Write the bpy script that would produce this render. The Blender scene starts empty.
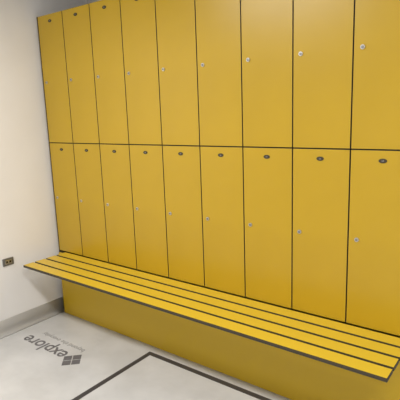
import bpy, bmesh, math
from mathutils import Vector, Matrix
S=bpy.context.scene
S.view_settings.view_transform='Standard'
FZ=1.43           # locker mid seam height above floor
W=0.30; N=9
ZT=FZ+0.942; ZM=FZ; ZB=FZ-0.884
XL=-0.045

# ---------- materials ----------
def mat(name,col,rough=0.5,metal=0.0,noise=None,bump=0.0,bscale=200,emit=None,spec=0.5,bdist=0.002,bstretch=None):
    m=bpy.data.materials.new(name); m.use_nodes=True
    nt=m.node_tree; b=nt.nodes['Principled BSDF']
    b.inputs['Base Color'].default_value=(*col,1); b.inputs['Roughness'].default_value=rough
    b.inputs['Metallic'].default_value=metal; b.inputs['Specular IOR Level'].default_value=spec
    tc=nt.nodes.new('ShaderNodeTexCoord')
    if noise:
        col2,scale,detail=noise
        n=nt.nodes.new('ShaderNodeTexNoise'); n.inputs['Scale'].default_value=scale; n.inputs['Detail'].default_value=detail
        r=nt.nodes.new('ShaderNodeValToRGB'); r.color_ramp.elements[0].position=0.35; r.color_ramp.elements[1].position=0.65
        r.color_ramp.elements[0].color=(*col,1); r.color_ramp.elements[1].color=(*col2,1)
        nt.links.new(tc.outputs['Object'],n.inputs['Vector']); nt.links.new(n.outputs['Fac'],r.inputs['Fac'])
        nt.links.new(r.outputs['Color'],b.inputs['Base Color'])
    if bump:
        n=nt.nodes.new('ShaderNodeTexNoise'); n.inputs['Scale'].default_value=bscale
        bp=nt.nodes.new('ShaderNodeBump'); bp.inputs['Strength'].default_value=bump; bp.inputs['Distance'].default_value=bdist
        if bstretch:
            mp=nt.nodes.new('ShaderNodeMapping'); mp.inputs['Scale'].default_value=bstretch
            nt.links.new(tc.outputs['Object'],mp.inputs['Vector']); nt.links.new(mp.outputs['Vector'],n.inputs['Vector'])
        else: nt.links.new(tc.outputs['Object'],n.inputs['Vector'])
        nt.links.new(n.outputs['Fac'],bp.inputs['Height'])
        nt.links.new(bp.outputs['Normal'],b.inputs['Normal'])
    if emit:
        b.inputs['Emission Color'].default_value=(*emit[0],1); b.inputs['Emission Strength'].default_value=emit[1]
    return m
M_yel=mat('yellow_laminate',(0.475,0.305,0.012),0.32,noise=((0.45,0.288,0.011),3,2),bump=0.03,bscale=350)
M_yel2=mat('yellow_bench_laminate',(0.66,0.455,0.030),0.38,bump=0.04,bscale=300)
M_plinth=mat('yellow_plinth_laminate',(0.62,0.405,0.013),0.38)
M_blk=mat('black_core',(0.04,0.03,0.015),0.55)
M_carc=mat('carcass_dark',(0.03,0.027,0.02),0.7)
M_wall=mat('wall_paint',(0.82,0.81,0.80),0.7,noise=((0.85,0.84,0.83),2.5,3),bump=0.15,bscale=120)
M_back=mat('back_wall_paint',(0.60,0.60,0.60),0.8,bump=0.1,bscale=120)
M_ceil=mat('ceiling_paint',(0.75,0.75,0.74),0.9,bump=0.1,bscale=80)
M_floor=mat('vinyl_floor',(0.56,0.56,0.555),0.2,noise=((0.64,0.64,0.635),4,6),bump=0.35,bscale=5,bdist=0.006,bstretch=(1,2.2,1))
M_skirt=mat('vinyl_skirting',(0.63,0.63,0.625),0.4)
M_tape=mat('dark_tape',(0.055,0.05,0.05),0.5)
M_print=mat('grey_print',(0.14,0.135,0.14),0.5)
M_print2=mat('light_grey_print',(0.28,0.28,0.28),0.5)
M_steel=mat('brushed_steel',(0.62,0.61,0.58),0.3,1.0,bump=0.1,bscale=400)
M_dsteel=mat('grey_steel',(0.25,0.25,0.25),0.45,0.8)
M_white=mat('white_plastic',(0.8,0.8,0.78),0.4)
M_lamp=mat('lamp_diffuser',(1,1,1),0.5,emit=((1,0.97,0.93),6))

def link(o,parent=None):
    S.collection.objects.link(o)
    if parent: o.parent=parent
    return o
def empty(name,loc=(0,0,0)):
    e=bpy.data.objects.new(name,None); e.location=loc; e.empty_display_size=0.1; return link(e)
def box(name,lo,hi,mats,parent=None,bevel=0.0,facemat=None,seg=2):
    bm=bmesh.new(); bmesh.ops.create_cube(bm,size=1)
    lo=Vector(lo);hi=Vector(hi);c=(lo+hi)/2;d=hi-lo
    for v in bm.verts: v.co=Vector((v.co.x*d.x,v.co.y*d.y,v.co.z*d.z))
    if bevel: 
        bmesh.ops.bevel(bm,geom=list(bm.edges),offset=bevel,segments=seg,affect='EDGES',profile=0.6)
    bm.normal_update()
    if facemat:
        for f in bm.faces:
            f.material_index=1
            for n,i in facemat.items():
                if f.normal.dot(Vector(n))>0.98: f.material_index=i
    me=bpy.data.meshes.new(name); bm.to_mesh(me); bm.free()
    for m in mats: me.materials.append(m)
    o=bpy.data.objects.new(name,me)
    pl=Vector((0,0,0)) if not parent else parent.location
    o.location=c-pl
    return link(o,parent)
def disc(name,c,rx,rz,th,mat_,parent,seg=32,bev=0.001):
    bm=bmesh.new(); bmesh.ops.create_cone(bm,cap_ends=True,segments=seg,radius1=1,radius2=1,depth=1)
    bmesh.ops.rotate(bm,verts=bm.verts,matrix=Matrix.Rotation(math.pi/2,3,'X'))
    for v in bm.verts: v.co=Vector((v.co.x*rx,v.co.y*th,v.co.z*rz))
    if bev: bmesh.ops.bevel(bm,geom=[e for e in bm.edges if abs(e.verts[0].co.y-e.verts[1].co.y)<1e-6],offset=bev,segments=2,affect='EDGES')
    me=bpy.data.meshes.new(name); bm.to_mesh(me); bm.free(); me.materials.append(mat_)
    for p in me.polygons: p.use_smooth=abs(p.normal.y)<0.9
    o=bpy.data.objects.new(name,me); o.location=Vector(c)-parent.location
    return link(o,parent)
def text(name,s,size,mat_,parent,loc,rot,ext=0.0004,bold=0.0,align='CENTER'):
    cu=bpy.data.curves.new(name,'FONT'); cu.body=s; cu.size=size; cu.extrude=ext; cu.offset=bold; cu.align_x=align; cu.align_y='CENTER'
    cu.materials.append(mat_)
    o=bpy.data.objects.new(name,cu)
    pl=Vector((0,0,0)) if not parent else parent.location
    o.location=Vector(loc)-pl; o.rotation_euler=rot
    return link(o,parent)

# ---------- room ----------
XR=5.2; YF=-3.9; YB=0.52; H=2.75
box('floor',(XL-0.1,YF-0.1,-0.1),(XR+0.1,YB+0.1,0),[M_floor])
box('ceiling',(XL-0.1,YF-0.1,H),(XR+0.1,YB+0.1,H+0.1),[M_ceil])
box('wall_left',(XL-0.1,YF,0),(XL,YB,H),[M_wall])
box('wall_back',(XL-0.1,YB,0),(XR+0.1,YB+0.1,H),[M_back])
box('wall_right',(XR,YF,0),(XR+0.1,YB,H),[M_wall])
box('wall_front',(XL-0.1,YF-0.1,0),(XR+0.1,YF,H),[M_wall])
def skirting():
    prof=[(0,0),(0.035,0),(0.02,0.004),(0.010,0.012),(0.005,0.028),(0.004,0.05),(0.004,0.118),(0.0,0.122)]
    bm=bmesh.new(); rings=[]
    for y in (YF,YB):
        rings.append([bm.verts.new((XL+a,y,b+0.0005)) for a,b in prof])
    n=len(prof)
    for i in range(n):
        bm.faces.new((rings[0][i],rings[0][(i+1)%n],rings[1][(i+1)%n],rings[1][i]))
    bm.faces.new(rings[0]); bm.faces.new(rings[1][::-1])
    bmesh.ops.recalc_face_normals(bm,faces=bm.faces)
    me=bpy.data.meshes.new('baseboard_left'); bm.to_mesh(me); bm.free(); me.materials.append(M_skirt)
    for p in me.polygons: p.use_smooth=True
    link(bpy.data.objects.new('baseboard_left',me))
skirting()

# ---------- lockers ----------
L=empty('locker_bank',(1.35,0.25,0))
XE=N*W
box('carcass',(0.0,0.018,ZB+0.002),(XE,0.50,ZT),[M_carc],L,0.001)
box('end_panel_left',(-0.010,0.0,0.0),(0.0,0.50,ZT),[M_yel,M_blk],L,0.0008,{(-1,0,0):0})
box('end_panel_right',(XE,0.0,0.0),(XE+0.012,0.50,ZT),[M_yel,M_blk],L,0.0008,{(1,0,0):0})
box('plinth_panel',(0.0,-0.0098,0.0),(XE,0.016,ZB-0.012),[M_plinth,M_blk],L,0.0008,{(0,-1,0):0})
for i in range(N):
    for j,(z0,z1) in enumerate(((ZB,ZM),(ZM,ZT))):
        g=0.0026
        nm='door_%d'%(i*2+j+1)
        box(nm,(i*W+g,0.0,z0+g),((i+1)*W-g,0.013,z1-g),[M_yel,M_blk],L,0.0011,{(0,-1,0):0,})
        lx=i*W+0.043; lz=(z0+z1)/2-(-0.005 if j==0 else 0.012)
        disc('lock_rose_%d'%(i*2+j+1),(lx,-0.003,lz),0.0105,0.0105,0.007,M_steel,L)
        disc('lock_core_%d'%(i*2+j+1),(lx,-0.0065,lz),0.006,0.006,0.006,M_dsteel,L,bev=0.0006)
        cx=i*W+0.15; cz=z1-0.05
        disc('number_plate_%d'%(i*2+j+1),(cx,-0.001,cz),0.019,0.0105,0.004,M_blk,L)
        text('number_%d'%(i*2+j+1),str(41+i*2+(1-j)),0.011,M_print2,L,(cx,-0.0032,cz),(math.pi/2,0,0),0.0002)
# ---------- bench ----------
B=empty('slatted_bench',(1.35,-0.2,ZB))
x0=0.088; x1=2.712; sw=0.0845; gap=0.013; th=0.018
y=-0.010
for k in range(4):
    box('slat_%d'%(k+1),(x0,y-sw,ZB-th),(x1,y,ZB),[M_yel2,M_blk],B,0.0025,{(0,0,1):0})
    y-=sw+gap
yend=y+gap
for k,bx in enumerate((0.16,0.95,1.75,2.55)):
    box('bracket_arm_%d'%(k+1),(bx-0.015,yend+0.075,ZB-th-0.025),(bx+0.015,-0.010,ZB-th),[M_blk],B,0.003)
    bm=bmesh.new()
    a=[(bx-0.004,-0.010,ZB-th-0.024),(bx-0.004,-0.20,ZB-th-0.024),(bx-0.004,-0.010,ZB-th-0.12)]
    v1=[bm.verts.new(Vector(p)-B.location) for p in a]; v2=[bm.verts.new(Vector(p)+Vector((0.008,0,0))-B.location) for p in a]
    bm.faces.new(v1); bm.faces.new(v2[::-1])
    for q in range(3): bm.faces.new((v1[q],v2[q],v2[(q+1)%3],v1[(q+1)%3]))
    bmesh.ops.recalc_face_normals(bm,faces=bm.faces)
    me=bpy.data.meshes.new('gusset'); bm.to_mesh(me); bm.free(); me.materials.append(M_blk)
    link(bpy.data.objects.new('bracket_gusset_%d'%(k+1),me),B)

# ---------- floor markings ----------
def poly(name,pts,z,mat_,parent=None,t=0.0008):
    bm=bmesh.new()
    pl=Vector((0,0,0)) if not parent else parent.location
    v=[bm.verts.new(Vector((p[0],p[1],z+t))-pl) for p in pts]; w=[bm.verts.new(Vector((p[0],p[1],z))-pl) for p in pts]
    n=len(pts); bm.faces.new(v); bm.faces.new(w[::-1])
    for i in range(n): bm.faces.new((v[i],w[i],w[(i+1)%n],v[(i+1)%n]))
    bmesh.ops.recalc_face_normals(bm,faces=bm.faces)
    me=bpy.data.meshes.new(name); bm.to_mesh(me); bm.free(); me.materials.append(mat_)
    return link(bpy.data.objects.new(name,me),parent)
tw=0.036
poly('floor_tape',[(1.055,-0.075),(2.9,-0.075),(2.9,-0.075-tw),(1.055+tw,-0.075-tw),(1.055+tw,-2.2),(1.055,-2.2)],0.0,M_tape)
G=empty('floor_logo_print',(0.42,-0.43,0.0))
cx,cy=0.690,-0.458; q=0.040
for k,(dx,dy) in enumerate(((0,1),(1,0),(0,-1),(-1,0))):
    ox,oy=cx+dx*0.044,cy+dy*0.044
    poly('mark_%d'%(k+1),[(ox-q,oy),(ox,oy-q),(ox+q,oy),(ox,oy+q)],0.0,M_print,G)
text('word',"explore",0.155,M_print,G,(0.362,-0.455,0.0006),(0,0,math.pi),0.0003,0.002)
text('tagline',"beyond the everyday",0.058,M_print2,G,(0.42,-0.335,0.0006),(0,0,math.pi),0.0003)

# ---------- wall socket ----------
K=empty('wall_socket',(XL,-0.43,0.562))
box('plate',(XL,-0.475,0.534),(XL+0.009,-0.388,0.592),[M_dsteel],K,0.003)
box('insert',(XL+0.009,-0.458,0.547),(XL+0.012,-0.405,0.579),[M_steel],K,0.001)
for k,yy in enumerate((-0.444,-0.418)):
    box('pin_hole_%d'%(k+1),(XL+0.012,yy-0.007,0.555),(XL+0.0128,yy+0.007,0.571),[M_blk],K)

# ---------- ceiling lamps ----------
for k,(cx,cy,p) in enumerate(((1.2,-1.75,46),(3.4,-1.75,42))):
    E=empty('ceiling_lamp',(cx,cy,H))
    box('housing',(cx-0.62,cy-0.15,H-0.06),(cx+0.62,cy+0.15,H),[M_white],E,0.006)
    box('diffuser',(cx-0.60,cy-0.13,H-0.066),(cx+0.60,cy+0.13,H-0.058),[M_lamp],E,0.002)
    ld=bpy.data.lights.new('tube_light','AREA'); ld.shape='RECTANGLE'; ld.size=1.2; ld.size_y=0.26; ld.energy=p; ld.color=(1,0.97,0.935)
    lo=bpy.data.objects.new('tube_light',ld); lo.location=(0,0,-0.075); link(lo,E)
w=bpy.data.worlds.new('world'); S.world=w; w.use_nodes=True
w.node_tree.nodes['Background'].inputs[0].default_value=(0.8,0.85,0.9,1); w.node_tree.nodes['Background'].inputs[1].default_value=0.3

# ---------- camera (solved from the locker grid) ----------
a,b,c=-0.66089,-0.19054,-0.03503
f=Vector((math.sin(a)*math.cos(b),math.cos(a)*math.cos(b),math.sin(b)))
r=Vector((math.cos(a),-math.sin(a),0)); u=r.cross(f)
r2=r*math.cos(c)+u*math.sin(c); u2=-r*math.sin(c)+u*math.cos(c)
cd=bpy.data.cameras.new('camera'); cd.sensor_width=36; cd.lens=455.996/400*36; cd.clip_start=0.05
co=bpy.data.objects.new('camera',cd); link(co)
m=Matrix((r2,u2,-f)).transposed().to_4x4(); m.translation=Vector((3.15723,-2.14755,0.19754+FZ))
co.matrix_world=m
S.camera=co
